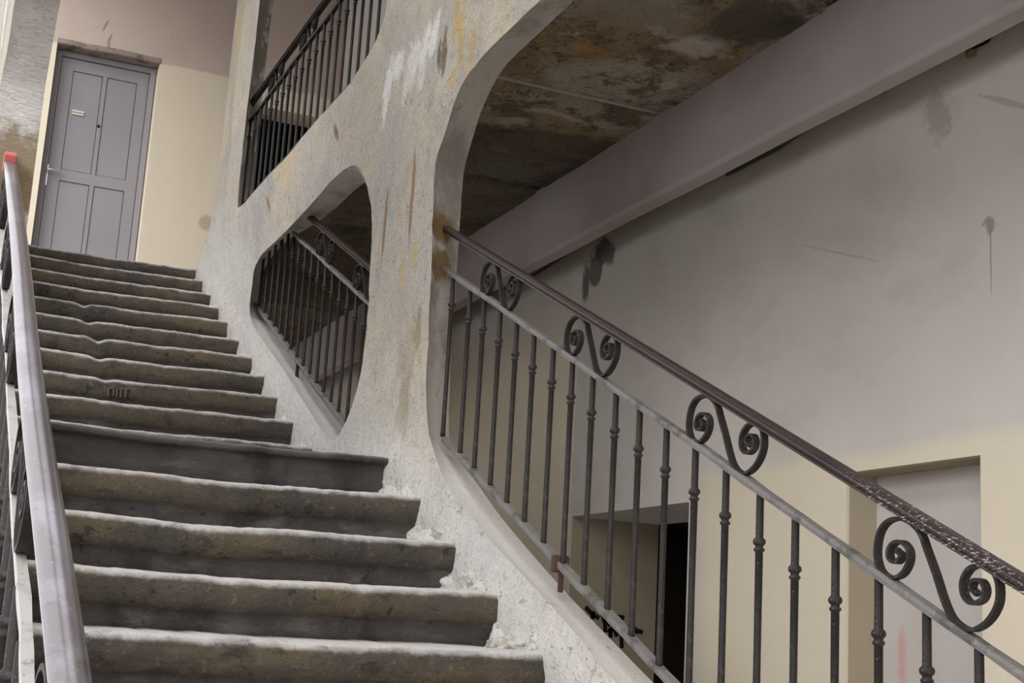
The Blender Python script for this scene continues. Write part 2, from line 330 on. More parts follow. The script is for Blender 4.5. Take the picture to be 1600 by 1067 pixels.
# ------------------------------------------------------------------ pierced walls (arcades)
def pierced_wall(name, xf, xb, outline, outline_b, holes, mat_face, mat_jamb, mat_back, res=.05, sgn=1, flare=True):
    """wall between X=xf (face) and X=xb; holes = list of [(front yz, back yz)...]; real relief on the face"""
    root = empty(name, ((xf+xb)/2, 5, -1.5))
    allf = [outline] + [[a for a, b in h] for h in holes]
    allb = [outline_b] + [[b for a, b in h] for h in holes]
    def wob(y, z, x):
        d = .010*noise.noise(Vector((y*1.7, z*1.7, xf))) + .006*noise.noise(Vector((y*6, z*6, 3+xf))) + .003*noise.noise(Vector((y*19, z*19, 5)))
        if flare:
            h = z - pitch(y) - .02
            d = d*min(1,.25+max(h,0)*2) - sgn*.03*math.exp(-max(h, 0)/.045)*(1+.6*noise.noise(Vector((y*9, z*9, 1))))
        return x + d
    def face(x, loops, dense, wobble):
        pts, edges, k = [], [], 0
        for lp in loops:
            n = len(lp); pts += [Vector(p) for p in lp]; edges += [(k+i, k+(i+1) % n) for i in range(n)]; k += n
        nb = k
        if dense:
            ys = [p[0] for p in loops[0]]; zs = [p[1] for p in loops[0]]
            yv = min(ys)+dense/2
            while yv < max(ys):
                zv = min(zs)+dense/2
                while zv < max(zs):
                    q = (yv+random.uniform(-.2,.2)*dense, zv+random.uniform(-.2,.2)*dense)
                    if inside(q, loops[0]) and not any(inside(q, l) for l in loops[1:]):
                        pts.append(Vector(q))
                    zv += dense
                yv += dense
        vs, es, fs, ov, oe, of = delaunay_2d_cdt(pts, edges, [], 0, 1e-5)
        bm = bmesh.new(); bv = [bm.verts.new(((wob(v[0], v[1], x) if wobble else x), v[0], v[1])) for v in vs]
        for f in fs:
            c = (sum(vs[i][0] for i in f)/3, sum(vs[i][1] for i in f)/3)
            if inside(c, loops[0]) and not any(inside(c, l) for l in loops[1:]): bm.faces.new([bv[i] for i in f])
        return bm
    bf = face(xf, allf, res, True)
    fo = keep(obj('wall_face', bf, mat_face, None, True), root)
    bb = face(xb, allb, 0, False); keep(obj('wall_rear', bb, mat_back), root)
    for hi, (lf, lb) in enumerate(zip(allf, allb)):
        bm = bmesh.new(); n = len(lf); rings = []
        for fx, fl, in ((0,0),(.10,.16),(.25,.36),(.6,.70),(1,1)):
            ring = []
            for i in range(n):
                y = lf[i][0]*(1-fl)+lb[i][0]*fl; z = lf[i][1]*(1-fl)+lb[i][1]*fl
                x = wob(lf[i][0], lf[i][1], xf)*(1-fx)+xb*fx
                if 0 < fx < 1:
                    y += .006*noise.noise(Vector((y*11, z*11, fx*5))); z += .006*noise.noise(Vector((y*11, z*11, 9+fx*5)))
                ring.append(bm.verts.new((x, y, z)))
            rings.append(ring)
        for a, b in zip(rings, rings[1:]):
            for i in range(n): bm.faces.new((a[i], a[(i+1) % n], b[(i+1) % n], b[i]))
        keep(obj('wall_end' if hi == 0 else 'opening_reveal', bm, mat_jamb, None, True), root)
    return root
def dens(pairs, k=4):
    """smooth a closed list of (front, back) pairs"""
    flat = [a+b for a, b in pairs]; flat = flat + [flat[0]]
    return [((p[0],p[1]),(p[2],p[3])) for p in catmull(flat, k)[:-1]]
# big near opening
A = [((3.898,2.042),(3.95,2.100)),((4.212,2.041),(4.25,2.092)),((4.458,2.022),(4.55,2.075)),((4.607,1.965),(4.73,1.99)),((4.702,1.872),(4.83,1.88)),
 ((4.785,1.776),(4.895,1.78)),((4.80,1.675),(4.905,1.68)),((4.790,1.538),(4.905,1.54)),((4.780,1.405),(4.903,1.40)),((4.762,1.25),(4.908,1.25)),((4.757,1.10),(4.91,1.08)),
 ((4.758,.971),(4.895,.93)),((4.738,.84),(4.885,.79)),((4.685,.71),(4.84,.67)),((4.596,.617),(4.72,.60)),((4.492,.522),(4.573,.526)),((4.289,.408),(4.32,.385)),
 ((4.053,.298),(4.06,.258)),((3.82,.197),(3.82,.146)),((3.591,.100),(3.60,.050)),((3.38,.004),(3.36,-.052)),((3.164,-.10),(3.1,-.165)),
 ((2.6,-.35),(2.6,-.41)),((2.0,-.62),(2.0,-.68)),((1.2,-.98),(1.2,-1.04)),((.45,-1.30),(.45,-1.36)),((.30,-1.15),(.28,-1.0)),((.30,.4),(.28,.4)),((.32,1.5),(.30,1.5)),((.55,1.95),(.53,2.0)),((.9,2.04),(.9,2.1)),((2.4,2.045),(2.4,2.1))]
# small middle opening
B = [((7.894,1.84),(8.33,1.95)),((7.885,1.95),(8.345,2.03)),((7.85,2.03),(8.30,2.12)),((7.668,2.060),(8.03,2.17)),((7.156,2.068),(7.64,2.17)),((6.743,2.075),(7.2,2.13)),((6.496,2.10),(6.8,2.11)),
 ((6.2,2.109),(6.45,2.115)),((5.955,2.078),(6.2,2.10)),((5.812,2.01),(6.08,2.03)),((5.702,1.911),(5.98,1.93)),((5.621,1.796),(5.88,1.80)),((5.585,1.66),(5.84,1.66)),((5.570,1.50),(5.82,1.50)),((5.558,1.36),(5.81,1.36)),
 ((5.565,1.21),(5.81,1.20)),((5.600,1.05),(5.84,1.04)),((5.680,.915),(5.90,.90)),((5.790,.825),(5.97,.83)),((5.90,.795),(6.05,.80)),((6.02,.830),(6.20,.86)),((6.196,.915),(6.30,.91)),((6.457,1.04),(6.56,1.03)),((6.842,1.225),(6.90,1.19)),((7.276,1.425),(7.28,1.37)),
 ((7.708,1.625),(7.80,1.62)),((7.85,1.72),(8.09,1.77)),((7.89,1.78),(8.27,1.87))]
# gallery opening above
G = [((8.553,2.56),(8.89,2.62)),((8.55,2.9),(8.885,2.9)),((8.54,3.22),(8.87,3.25)),((8.53,3.6),(8.86,3.6)),((8.52,3.97),(8.83,4.0)),((8.40,4.35),(8.7,4.38)),((8.1,4.55),(8.3,4.6)),((7.2,4.6),(7.3,4.65)),((6.3,4.58),(6.4,4.62)),
 ((5.85,4.4),(5.95,4.43)),((5.64,4.0),(5.76,4.0)),((5.60,3.4),(5.72,3.4)),((5.605,2.95),(5.73,2.95)),((5.619,2.761),(5.74,2.77)),((5.640,2.69),(5.76,2.70)),((5.718,2.638),(5.83,2.65)),((5.86,2.60),(5.95,2.61)),((6.156,2.556),(6.22,2.565)),((6.549,2.545),(6.6,2.55)),((7.184,2.540),(7.25,2.545)),((8.1,2.545),(8.2,2.55)),((8.42,2.548),(8.72,2.56))]
# unseen second gallery opening above the near one, added to let light in
G2 = [((4.35,2.62),(4.4,2.62)),((4.4,3.0),(4.45,3.0)),((4.38,4.0),(4.4,4.0)),((4.1,4.5),(4.1,4.5)),((3.0,4.6),(3.0,4.6)),((1.2,4.5),(1.2,4.5)),((.75,4.0),(.75,4.0)),((.7,2.75),(.7,2.75)),((1.0,2.56),(1.0,2.56)),((2.5,2.55),(2.5,2.55)),((4.0,2.56),(4.0,2.56))]
endp = [(9.66,2.34),(9.62,2.41),(9.486,2.62),(9.40,2.78),(9.354,2.95),(9.350,3.33),(9.335,3.69),(9.30,3.96),(9.295,4.3),(9.29,5.6)]
out_f = [(-4.2,-1.5),(9.66,-1.5)] + endp + [(-4.2,5.6)]
out_b = [(-4.2,-1.5),(9.66,-1.5)] + endp + [(-4.2,5.6)]
def lower(p, d=3.6): return (p[0], p[1]) if p[0] > 1.0 else (p[0]-d, max(p[1], -1.42))
AM = [(lower(a), lower(b)) for a, b in A if not (1.1 < a[0] < 1.3)]
wm = pierced_wall('wall_middle', W, W+T, out_f, out_b, [dens(AM), dens(B), dens(G), dens(G2, 2)], M_wall, M_jamb, M_greywall)
struct(wm, 'weathered cream limewashed arcade wall with curved openings beside the steps', 'wall')
# outer wall towards the courtyard, same openings
XO, XI = .105, .248
def shift(h, dy=0): return [((a[0]+dy, a[1]), (b[0]+dy, b[1])) for a, b in h]
def straight(h): return [(a, (a[0]+.03 if a[0] > 3 else a[0], a[1]-.0)) for a, b in h]
AL = [(lower(a), lower(b)) for a, b in straight(A) if not (1.1 < a[0] < 1.3)]
wl = pierced_wall('wall_left', XO, XI, [(-4.2,-1.5),(9.66,-1.5),(9.66,2.4),(9.66,5.6),(-4.2,5.6)], [(-4.2,-1.5),(9.66,-1.5),(9.66,2.4),(9.66,5.6),(-4.2,5.6)],
    [dens(AL,2), dens(straight(B),2), dens(straight(G),2), dens(straight(G2),2)], M_wall, M_pillar, M_wall, res=.12, flare=False)
struct(wl, 'rough grey stone pillar and outer wall at the left edge, handrail ending in it', 'wall')

# ------------------------------------------------------------------ ground, right wall with doorway and niche, end wall
bm = bmesh.new(); box(bm, (-14,-12,-1.75), (3.05,11.6,-1.5)); struct(obj('floor', bm, M_pave), 'grey courtyard paving at the foot of the stairs', 'floor')
def wall_grid_X(name, x, x2, ys, zs, solid, mat, parent=None):
    bm = bmesh.new()
    for i in range(len(ys)-1):
        for j in range(len(zs)-1):
            if solid(i, j): box(bm, (x, ys[i], zs[j]), (x2, ys[i+1], zs[j+1]))
    bmesh.ops.remove_doubles(bm, verts=bm.verts, dist=1e-5)
    # drop internal faces shared by neighbouring blocks
    seen = {}
    for f in bm.faces:
        seen.setdefault(tuple(sorted(v.index for v in f.verts)), []).append(f)
    return obj(name, bm, mat, parent)
XR = 3.05
ZD, ZN = .600, .635
dy0, dy1, ny0, ny1 = 5.163, 6.312, 3.40, 4.078
wr = empty('wall_right', (XR, 5, -1.5)); struct(wr, 'tall grey wall with tan dado behind the railing, peeling paint patch', 'wall')
bm = bmesh.new()
box(bm, (XR,-4.2,-1.5), (XR+.5,ny0,5.8)); box(bm, (XR,ny0,ZN), (XR+.5,ny1,5.8)); box(bm, (XR,ny1,-1.5), (XR+.5,dy0,5.8))
box(bm, (XR,dy0,ZD), (XR+.5,dy1,5.8)); box(bm, (XR,dy1,-1.5), (XR+.5,11.5,5.8))
keep(obj('wall_face', bm, M_greywall), wr)
bm = bmesh.new(); box(bm, (XR+.13,ny0-.01,-1.5), (XR+.2,ny1+.01,ZN+.01)); keep(obj('niche_back', bm, M_niche), wr)
bm = bmesh.new(); box(bm, (XR+.012,ny1-.004,-1.5), (XR+.14,ny1+.01,ZN+.01)); box(bm, (XR+.012,ny0,ZN-.004), (XR+.14,ny1,ZN+.01)); keep(obj('niche_jamb', bm, M_tan), wr)
bm = bmesh.new(); box(bm, (XR+.01,dy1-.006,-1.5), (XR+.5,dy1+.01,ZD)); keep(obj('doorway_jamb', bm, M_tan), wr)
bm = bmesh.new()
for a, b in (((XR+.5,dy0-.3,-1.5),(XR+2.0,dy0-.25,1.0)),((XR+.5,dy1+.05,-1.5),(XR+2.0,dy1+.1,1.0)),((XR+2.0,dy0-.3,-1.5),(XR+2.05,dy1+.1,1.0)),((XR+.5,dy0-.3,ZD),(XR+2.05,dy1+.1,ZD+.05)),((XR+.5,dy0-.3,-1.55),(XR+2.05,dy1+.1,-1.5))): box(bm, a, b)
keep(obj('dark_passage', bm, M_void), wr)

YE = 11.5
wb = empty('wall_back', (1.6, YE, 2.4)); struct(wb, 'pinkish grey end wall with tan dado around the grey door', 'wall')
dl, dr, dt = .640, 1.480, 4.590
cands = ((2.08, 2.86, 4.40),)
bm = bmesh.new()
box(bm, (-.4,YE,-1.5), (dl,YE+.3,6.2)); box(bm, (dl,YE,dt), (dr,YE+.3,6.2)); box(bm, (dr,YE,-1.5), (2.24,YE+.3,6.2)); box(bm, (dl,YE,-1.5), (dr,YE+.3,2.4))
box(bm, (2.24,YE,4.39), (2.88,YE+.3,6.2)); box(bm, (2.88,YE,-1.5), (3.6,YE+.3,6.2)); box(bm, (2.24,YE,-1.5), (2.88,YE+.3,2.4))
keep(obj('wall_face', bm, M_endwall), wb)
bm = bmesh.new()
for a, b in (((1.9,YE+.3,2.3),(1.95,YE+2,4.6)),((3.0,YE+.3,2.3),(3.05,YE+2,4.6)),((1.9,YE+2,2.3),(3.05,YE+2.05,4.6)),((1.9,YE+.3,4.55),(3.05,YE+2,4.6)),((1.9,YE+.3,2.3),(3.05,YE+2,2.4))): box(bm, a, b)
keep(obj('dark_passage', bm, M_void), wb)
bm = bmesh.new(); box(bm, (dl-.005,YE-.006,dt-.006), (dr+.01,YE+.16,dt+.045), .006)
bmesh.ops.subdivide_edges(bm, edges=bm.edges, cuts=6, use_grid_fill=True)
for v in bm.verts: v.co += Vector((0, .005*noise.noise(v.co*14), .010*noise.noise(v.co*9)))
keep(obj('chipped_lintel', bm, M_lintel), wb)

# ------------------------------------------------------------------ galleries and ceilings
gal = empty('ceiling', (2.4, 5, 2.25)); struct(gal, 'stained brown stone slabs under the gallery, flaking plaster, above the railing', 'ceiling')
js = [-4.2, -2.8, -1.4, 0, 1.3, 2.6, 3.8, 5.06, 6.3, 7.55, 8.8, 9.7, 11.5]
for a, b in zip(js, js[1:]):
    bm = bmesh.new(); n = 26
    zt, zb = 2.40, 2.25 + random.uniform(-.002,.002)
    xs = [W+T-.005+(XR-W-T+.005)*i/n for i in range(n+1)]; k = max(6, int((b-a)/.05)); yv = [a+.014+(b-a-.028)*j/k for j in range(k+1)]
    lo = [[bm.verts.new((x, y, zb+min(1,abs(x-2.78)/.35+.1)*(.028*noise.noise(Vector((x*3.2,y*3.2,a)))+.012*noise.noise(Vector((x*11,y*11,1)))) + (.045 if j in (0,k) else 0))) for j, y in enumerate(yv)] for x in xs]
    hi = [[bm.verts.new((x, y, zt)) for y in (yv[0], yv[-1])] for x in (xs[0], xs[-1])]
    for i in range(n):
        for j in range(k): bm.faces.new((lo[i][j], lo[i+1][j], lo[i+1][j+1], lo[i][j+1]))
    bm.faces.new((hi[0][0],hi[0][1],hi[1][1],hi[1][0]))
    bm.faces.new([l for l in lo[0]]+[hi[0][1],hi[0][0]]); bm.faces.new([l for l in lo[-1]]+[hi[1][1],hi[1][0]])
    bm.faces.new([lo[i][0] for i in range(n+1)]+[hi[1][0],hi[0][0]]); bm.faces.new([lo[i][-1] for i in range(n+1)]+[hi[1][1],hi[0][1]])
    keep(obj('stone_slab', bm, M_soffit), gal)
for y in (5.06,):
    bm = bmesh.new(); box(bm, (W+T,y-.013,2.262), (XR,y+.013,2.30)); keep(obj('mortar_joint', bm, M_beam), gal)
bm = bmesh.new(); box(bm, (W+T,-4.2,2.40), (XR,11.5,2.44)); g2 = keep(obj('gallery_paving', bm, M_pave), gal)
# top landing reached by the stairs
bm = bmesh.new(); box(bm, (XO,10.02,2.20), (W+T+.002,YE,2.40)); struct(obj('floor_landing', bm, M_pave), 'stone top landing in front of the grey door', 'floor')
# painted beam hanging below the slabs
bm = bmesh.new()
xb0, xb1, zb0 = 2.78, 2.862, 1.888
prof = [(xb0, 2.262),(xb0, zb0+.016),(xb0+.012, zb0+.004),(xb0+.02, zb0),(xb1,zb0-.004),(xb1,2.262)]
ny = 60; rr = []
for i in range(ny+1):
    y = -4.2+15.7*i/ny
    rr.append([bm.verts.new((px+.003*noise.noise(Vector((y*2,pz*3,1))), y, pz+(.006*noise.noise(Vector((y*1.4,px,2))) if pz < 2 else 0))) for px, pz in prof])
for a, b in zip(rr, rr[1:]):
    for j in range(len(prof)): bm.faces.new((a[j], a[(j+1)%len(prof)], b[(j+1)%len(prof)], b[j]))
bm.faces.new(rr[0]); bm.faces.new(rr[-1])
struct(obj('trim_1', bm, M_beam), 'long pale mauve painted beam under the gallery slabs, running diagonally across the picture', 'beam')
# unseen ceiling over the gallery; landing part added to darken the end wall
bm = bmesh.new(); box(bm, (W+.01,-4.2,5.6), (XR,8.6,5.75)); box(bm, (XO,8.6,5.6), (XR,YE,5.75)); struct(obj('ceiling_upper_shade', bm, M_beam), 'unseen ceiling over the upper gallery, extended over the landing for shade', 'ceiling')

# ------------------------------------------------------------------ the steps
stairs = empty('staircase', (1.0, .6, -1.5)); tag(stairs, 'worn stone staircase rising between the arcade wall and the left handrail', 'staircase')
notch = {2+len(LOW)+5: (.80,.012), 3+len(LOW)+5: (.80,.016), 4+len(LOW)+5: (.82,.022), 5+len(LOW)+5: (.80,.018), 6+len(LOW)+5:(.80,.016), 0:(0,0)}
def step_mesh(i, y, z, yn, zp, land=False):
    bm = bmesh.new(); n = 110; x0, x1 = XI-.005, W+.03
    yb = yn+.06
    rise = z-zp
    rings = []
    for k in range(n+1):
        x = x0+(x1-x0)*k/n; u = (x-x0)/(x1-x0)
        wear = .010*math.exp(-((u-.45)/.28)**2)
        a = .007*noise.noise(Vector((x*3.1, i*7.3, 0)))+.004*noise.noise(Vector((x*11, i*3.1, 4)))+.003*noise.noise(Vector((x*34, i*5, 8)))
        c = .010*noise.noise(Vector((x*4, i*5.7, 20)))+.007*noise.noise(Vector((x*13, i, 30)))+.004*noise.noise(Vector((x*37, i, 33)))
        nt_ = 0
        if i in notch and notch[i][1]: nt_ = notch[i][1]*math.exp(-((x-notch[i][0])/.035)**2)
        zt = z + a*.8 - wear - nt_; yf = y + c*.7 + .006*u
        R_ = .030 if not land else .012
        nh = rise*(.60+.05*noise.noise(Vector((x*2, i, 50)))) if not land else .030
        d = (.020 if not land else .030)+.008*noise.noise(Vector((x*6,i,60)))
        g = .006*noise.noise(Vector((x*9,i*2,70)))
        pr = [(yb, zt+.004),(y+.20, zt+.003*noise.noise(Vector((x*5,i,2)))),(yf+R_*2.0, zt),(yf+R_*.9, zt-.004),(yf+R_*.3, zt-R_*.35),(yf, zt-R_*.9),(yf-.003+g, zt-nh*.6),(yf+.002+g, zt-nh*.92),
              (yf+d*.7, zt-nh),(yf+d+g, zt-nh-.012),(yf+d-g*.8+.004, zt-(nh+rise)*.52),(yf+d+.004, zp-.03),(yb, zp-.03)]
        rings.append([bm.verts.new((x, p[0], p[1])) for p in pr])
    m_ = len(rings[0])
    for a, b in zip(rings, rings[1:]):
        for j in range(m_):
            f = bm.faces.new((a[j], a[(j+1)%m_], b[(j+1)%m_], b[j]))
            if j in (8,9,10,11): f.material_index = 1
    bm.faces.new(rings[0]); bm.faces.new(rings[-1])
    return bm
for i, (y, z) in enumerate(ALLS):
    land = (y, z) == NOSE[-1]
    yn = ALLS[i+1][0] if i+1 < len(ALLS) else 10.02
    zp = ALLS[i-1][1] if i else z-.166
    o = keep(obj('landing_step' if land else 'step', step_mesh(i, y, z, yn, zp, land), M_landing if land else M_step, None, True), stairs)
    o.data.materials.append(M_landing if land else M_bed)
    if land: o['label'] = 'dark landing edge with a thin moulded lip'
# stair body below the steps
bm = bmesh.new()
pts = [(ALLS[0][0]+.1,-1.5)] + [(y+.12, z-.20) for y, z in ALLS] + [(10.0,2.15),(10.0,-1.5)]
for x in (XI-.02, W+.02):
    pass
va = [bm.verts.new((XI-.02, y, z)) for y, z in pts]; vb = [bm.verts.new((W+.02, y, z)) for y, z in pts]
bm.faces.new(va); bm.faces.new(vb)
for i in range(len(pts)): bm.faces.new((va[i], va[(i+1)%len(pts)], vb[(i+1)%len(pts)], vb[i]))
keep(obj('stair_core', bm, M_landing), stairs)
# crumbling plaster packed against the step ends
for i, (y, z) in enumerate(ALLS[len(LOW)-1:], len(LOW)-1):
    yn = ALLS[i+1][0] if i+1 < len(ALLS) else 10.0
    if i == len(ALLS)-1: break
    if i == len(LOW)+4: continue
    L_ = min(yn-y+.02, .42); bm = bmesh.new(); nu, nv = 34, 22; g = []
    sc_ = .8 if i <= len(LOW)+4 else .6
    for a in range(nu+1):
        row = []
        for b in range(nv+1):
            u = a/nu; v = b/nv
            yy_ = y+.03+L_*u
            h = (.05+.12*u*sc_+.05)*v                                   # height on the wall grows towards the next riser
            prof_ = (1-v)**1.6
            out = (.055+.03*u)*sc_*prof_*(1+.9*noise.noise(Vector((yy_*16, v*4, i)))) + .012*noise.noise(Vector((yy_*38, v*9, i*3))) + .010*(1-v)*noise.noise(Vector((yy_*70, v*18, i*3)))
            edge_ = min(1, u*6)
            row.append(bm.verts.new((W+.012-(out+.014)*edge_, yy_, z-.006+h*edge_+.01*noise.noise(Vector((yy_*25, v*7, 5))))))
        g.append(row)
    for a in range(nu):
        for b in range(nv): bm.faces.new((g[a][b], g[a+1][b], g[a+1][b+1], g[a][b+1]))
    keep(obj('plaster_fillet', bm, M_plaster, None, True), wm)

# ------------------------------------------------------------------ railings
# S scroll traced once in the plane of the railing, kept relative to the middle rail
RAW = [(560,515),(580,535),(560,560),(532,548),(526,515),(545,485),(580,480),(610,510),(614,555),(590,603),(545,622),(495,595),(473,530),(482,450),(512,402),(562,386),(618,405),(662,450),(690,520),(728,620),(762,720),(798,795),(850,838),(900,846),(958,812),(998,745),(998,665),(972,615),(925,592),(875,603),(845,650),(850,708),(885,742),(928,730),(942,692),(925,655),(893,652),(882,680),(900,700)]
MZ = lambda y: .459*y - .871                                            # middle rail height, near railing
SL = .459
scr = []
for x, y in RAW:
    p = onX(1200+x/2.757, 680+y/2.757, 1.76); scr.append((p.y-2.09, p.z-MZ(p.y)))
vmin = min(b for a, b in scr); vmax = max(b for a, b in scr)
scr = [(a, .008+(b-vmin)/(vmax-vmin)*.136) for a, b in scr]
SCR = catmull(scr, 4)
HPROF0 = [(-.022,-.016),(.022,-.016),(.024,-.012),(.024,.002),(.023,.005),(.0205,.0065),(.0195,.010),(.012,.0145),(0,.016),(-.012,.0145),(-.0195,.010),(-.0205,.0065),(-.023,.005),(-.024,.002),(-.024,-.012)]
HPROF1 = [(-.022,-.014),(-.016,-.020),(.016,-.020),(.022,-.014),(.020,-.006),(.025,.000),(.025,.008),(.018,.017),(.006,.022),(-.006,.022),(-.018,.017),(-.025,.008),(-.025,0),(-.020,-.006)]
HPROF = [(a*.95, b*.68+.002) for a, b in [(-.017,-.018),(.017,-.018),(.017,-.010),(.013,-.008),(.013,-.003),(.021,-.001),(.023,.004),(.019,.009),(.020,.012),(.012,.018),(-.012,.018),(-.020,.012),(-.019,.009),(-.023,.004),(-.021,-.001),(-.013,-.003),(-.013,-.008),(-.017,-.010)]]
def baluster_bm(x, y, zt, zb, seg=10, r=.0088, drop=.118):
    bm = bmesh.new(); c = zt-drop
    pr = [(r*1.1,0),(r,.02),(r*.93,(c-zb)*.5),(r,c-zb-.017),(r*1.38,c-zb-.014),(r*1.42,c-zb-.010),(r*1.0,c-zb-.007),(r*1.05,c-zb-.003),(r*1.55,c-zb+.001),(r*1.68,c-zb+.006),(r*1.5,c-zb+.011),(r,c-zb+.015),(r*.98,zt-zb)]
    lathe(bm, pr, (x, y, zb), seg); return bm
def railing(name, label, X, ylo, yhi, mid, slope, ztop, zbot, by, scrolls, mats, hand_ext=(0,0), bot=(None,None), seg=10, group=None, sx_=1, hw=1.0, midr=(None,None), hdx=0.0):
    """mid(y): middle rail height; ztop/zbot: offsets of handrail and bottom rail from it"""
    mi, mr, mh = mats
    root = empty(name, (X, (ylo+yhi)/2, zbot+mid((ylo+yhi)/2)-.1)); tag(root, label, 'railing', group)
    def line(y0, y1, off, n=40, wob=0):
        return [(X+wob*noise.noise(Vector((y*3,off,1))), y, mid(y)+off+wob*noise.noise(Vector((y*2.2,off,7)))) for y in [y0+(y1-y0)*k/n for k in range(n+1)]]
    bm = bmesh.new(); sweep(bm, [(a+hdx-(.007*math.exp(-((b-2.3)/.7)**2) if hdx else 0), b, c) for a, b, c in line(ylo+hand_ext[0], yhi+hand_ext[1], ztop)], [(a*hw,b*hw) for a,b in ([(u, v*.72) for u, v in HPROF1] if mh is M_polish else HPROF)])
    keep(obj('handrail', bm, mh, None, mh is M_polish), root)
    bm = bmesh.new(); sweep(bm, line(midr[0] or ylo, midr[1] or yhi, 0, 60, .004), [(q*(.62 if hdx else 1),v) for q,v in [(-.011,-.008),(.011,-.008),(.012,0),(.011,.008),(-.011,.008),(-.012,0)]], jitter=.25)
    keep(obj('middle_rail', bm, mr), root)
    bm = bmesh.new(); sweep(bm, line(bot[0] or ylo, bot[1] or yhi, zbot, 60, .005), [(-.013,-.009),(.013,-.009),(.014,0),(.013,.009),(-.013,.009),(-.014,0)], jitter=.25)
    keep(obj('bottom_rail', bm, mr), root)
    meshes = {}
    for y in by:
        zt, zb = mid(y)-.004, mid(y)+zbot
        key = round(zt-zb, 3)
        if key not in meshes:
            o = obj('baluster', baluster_bm(0, 0, zt-zb, 0, seg), mi, None, True); meshes[key] = o.data
        else:
            o = bpy.data.objects.new('baluster', meshes[key]); C.objects.link(o)
        o.location = (X, y, zb); keep(o, root)
    first = None
    for y in scrolls:
        if first is None:
            bm = bmesh.new(); path = [(0, a*sx_, b+slope*a*sx_) for a, b in SCR]
            rings = []
            for i, p in enumerate(path):
                t = (Vector(path[min(i+1,len(path)-1)])-Vector(path[max(i-1,0)])).normalized(); nrm = Vector((0,-t.z,t.y))
                tk = .0034; wd = .0085
                rings.append([bm.verts.new(Vector(p)+Vector((sx*wd,0,0))+nrm*s*tk) for sx, s in ((-1,-1),(1,-1),(1,1),(-1,1))])
            for a, b in zip(rings, rings[1:]):
                for j in range(4): bm.faces.new((a[j], a[(j+1)%4], b[(j+1)%4], b[j]))
            bm.faces.new(rings[0]); bm.faces.new(rings[-1])
            for end in (path[0], path[-1]):
                q = bmesh.ops.create_uvsphere(bm, u_segments=8, v_segments=6, radius=.007, matrix=Matrix.Translation(end) @ Matrix.Diagonal((1.25,1,1,1)))
            bmesh.ops.recalc_face_normals(bm, faces=bm.faces)
            o = obj('scroll', bm, mi, None, False); first = o
        else:
            o = bpy.data.objects.new('scroll', first.data); C.objects.link(o)
        o.location = (X, y, mid(y)); keep(o, root)
    return root
IR = (M_iron, M_railbar, M_hand)
ymeas = [4.747,4.561,4.419,4.266,4.118,3.972,3.821,3.68,3.539,3.391,3.25,3.102,2.956,2.813,2.668,2.53,2.387,2.248,2.108,1.971]
bal = ymeas + [1.971-.144*k for k in range(1, 10)]
rn = railing('iron_railing', 'wrought iron railing with scrolls in the large opening right of the pillar', 1.76, .6, 4.84, MZ, SL, .152, -.612, bal,
    [2.09+.739*k for k in (2.975,2,1,0,-1,-2)], IR, hand_ext=(0,.06), bot=(.6,4.72))
# clamp fixing the bottom rail to the parapet
bm = bmesh.new(); yb_ = 3.70; zb_ = MZ(yb_)-.612
box(bm, (1.735,yb_-.016,zb_-.028), (1.785,yb_+.010,zb_+.020), .003)
box(bm, (1.752,yb_-.016,zb_-.085), (1.768,yb_-.006,zb_-.02), .002)
keep(obj('bracket', bm, M_rust), rn)['label'] = 'rusty red clamp on a short foot'
MZB = lambda y: .459*y - 1.256
balB = [8.02-.1445*k for k in range(0, 16)]
rb = railing('iron_railing', 'wrought iron railing inside the small opening left of the pillar', 1.76, 5.72, 7.60, MZB, SL, .158, -.612, balB, [6.93-.742*.5+.06, 6.93-.742*1.5+.075], IR,
    hand_ext=(0,-.58), bot=(5.85,8.12), midr=(5.72,7.33))
# cut the tops of the balusters hidden above the opening: the middle rail stops at the reveal, their heads run up into the stone
bm = bmesh.new(); yb_ = 6.97; zb_ = MZB(yb_)-.612; box(bm, (1.752,yb_-.01,zb_-.14), (1.768,yb_+.01,zb_), .002); keep(obj('rail_foot', bm, M_iron), rb)
MZC = lambda y: 3.195
balC = [8.66-.1445*k for k in range(0, 21)]
rc = railing('iron_railing', 'dark iron gallery railing in the upper opening', 1.73, 5.66, 8.74, MZC, 0.0, .125, -.60, balC, [8.02,7.28,6.54,5.95], (M_gal, M_gal, M_gal), seg=8)
# near railing at the left edge
XL = .149
MZL = lambda y: .452*y - .835
rl = railing('iron_railing', 'pale worn handrail and railing in the left foreground beside the steps', XL, .7, 4.80, MZL, .452, .15, -.60,
    [4.66-.1445*k for k in range(0, 26)], [4.30-.74*k for k in range(0, 5)], (M_iron, M_pale, M_polish), seg=12, hw=.78, hdx=.012)
bm = bmesh.new(); yq = 4.62; box(bm, (XL-.008,yq-.045,MZL(yq)+.15-.03), (XL+.030,yq+.045,MZL(yq)+.15+.030), .003)
bmesh.ops.rotate(bm, verts=bm.verts, cent=(XL,yq,MZL(yq)+.15), matrix=Matrix.Rotation(math.atan(.452), 3, 'X'))
keep(obj('red_tag', bm, M_red), rl)['label'] = 'small red tag wrapped on the rail end'

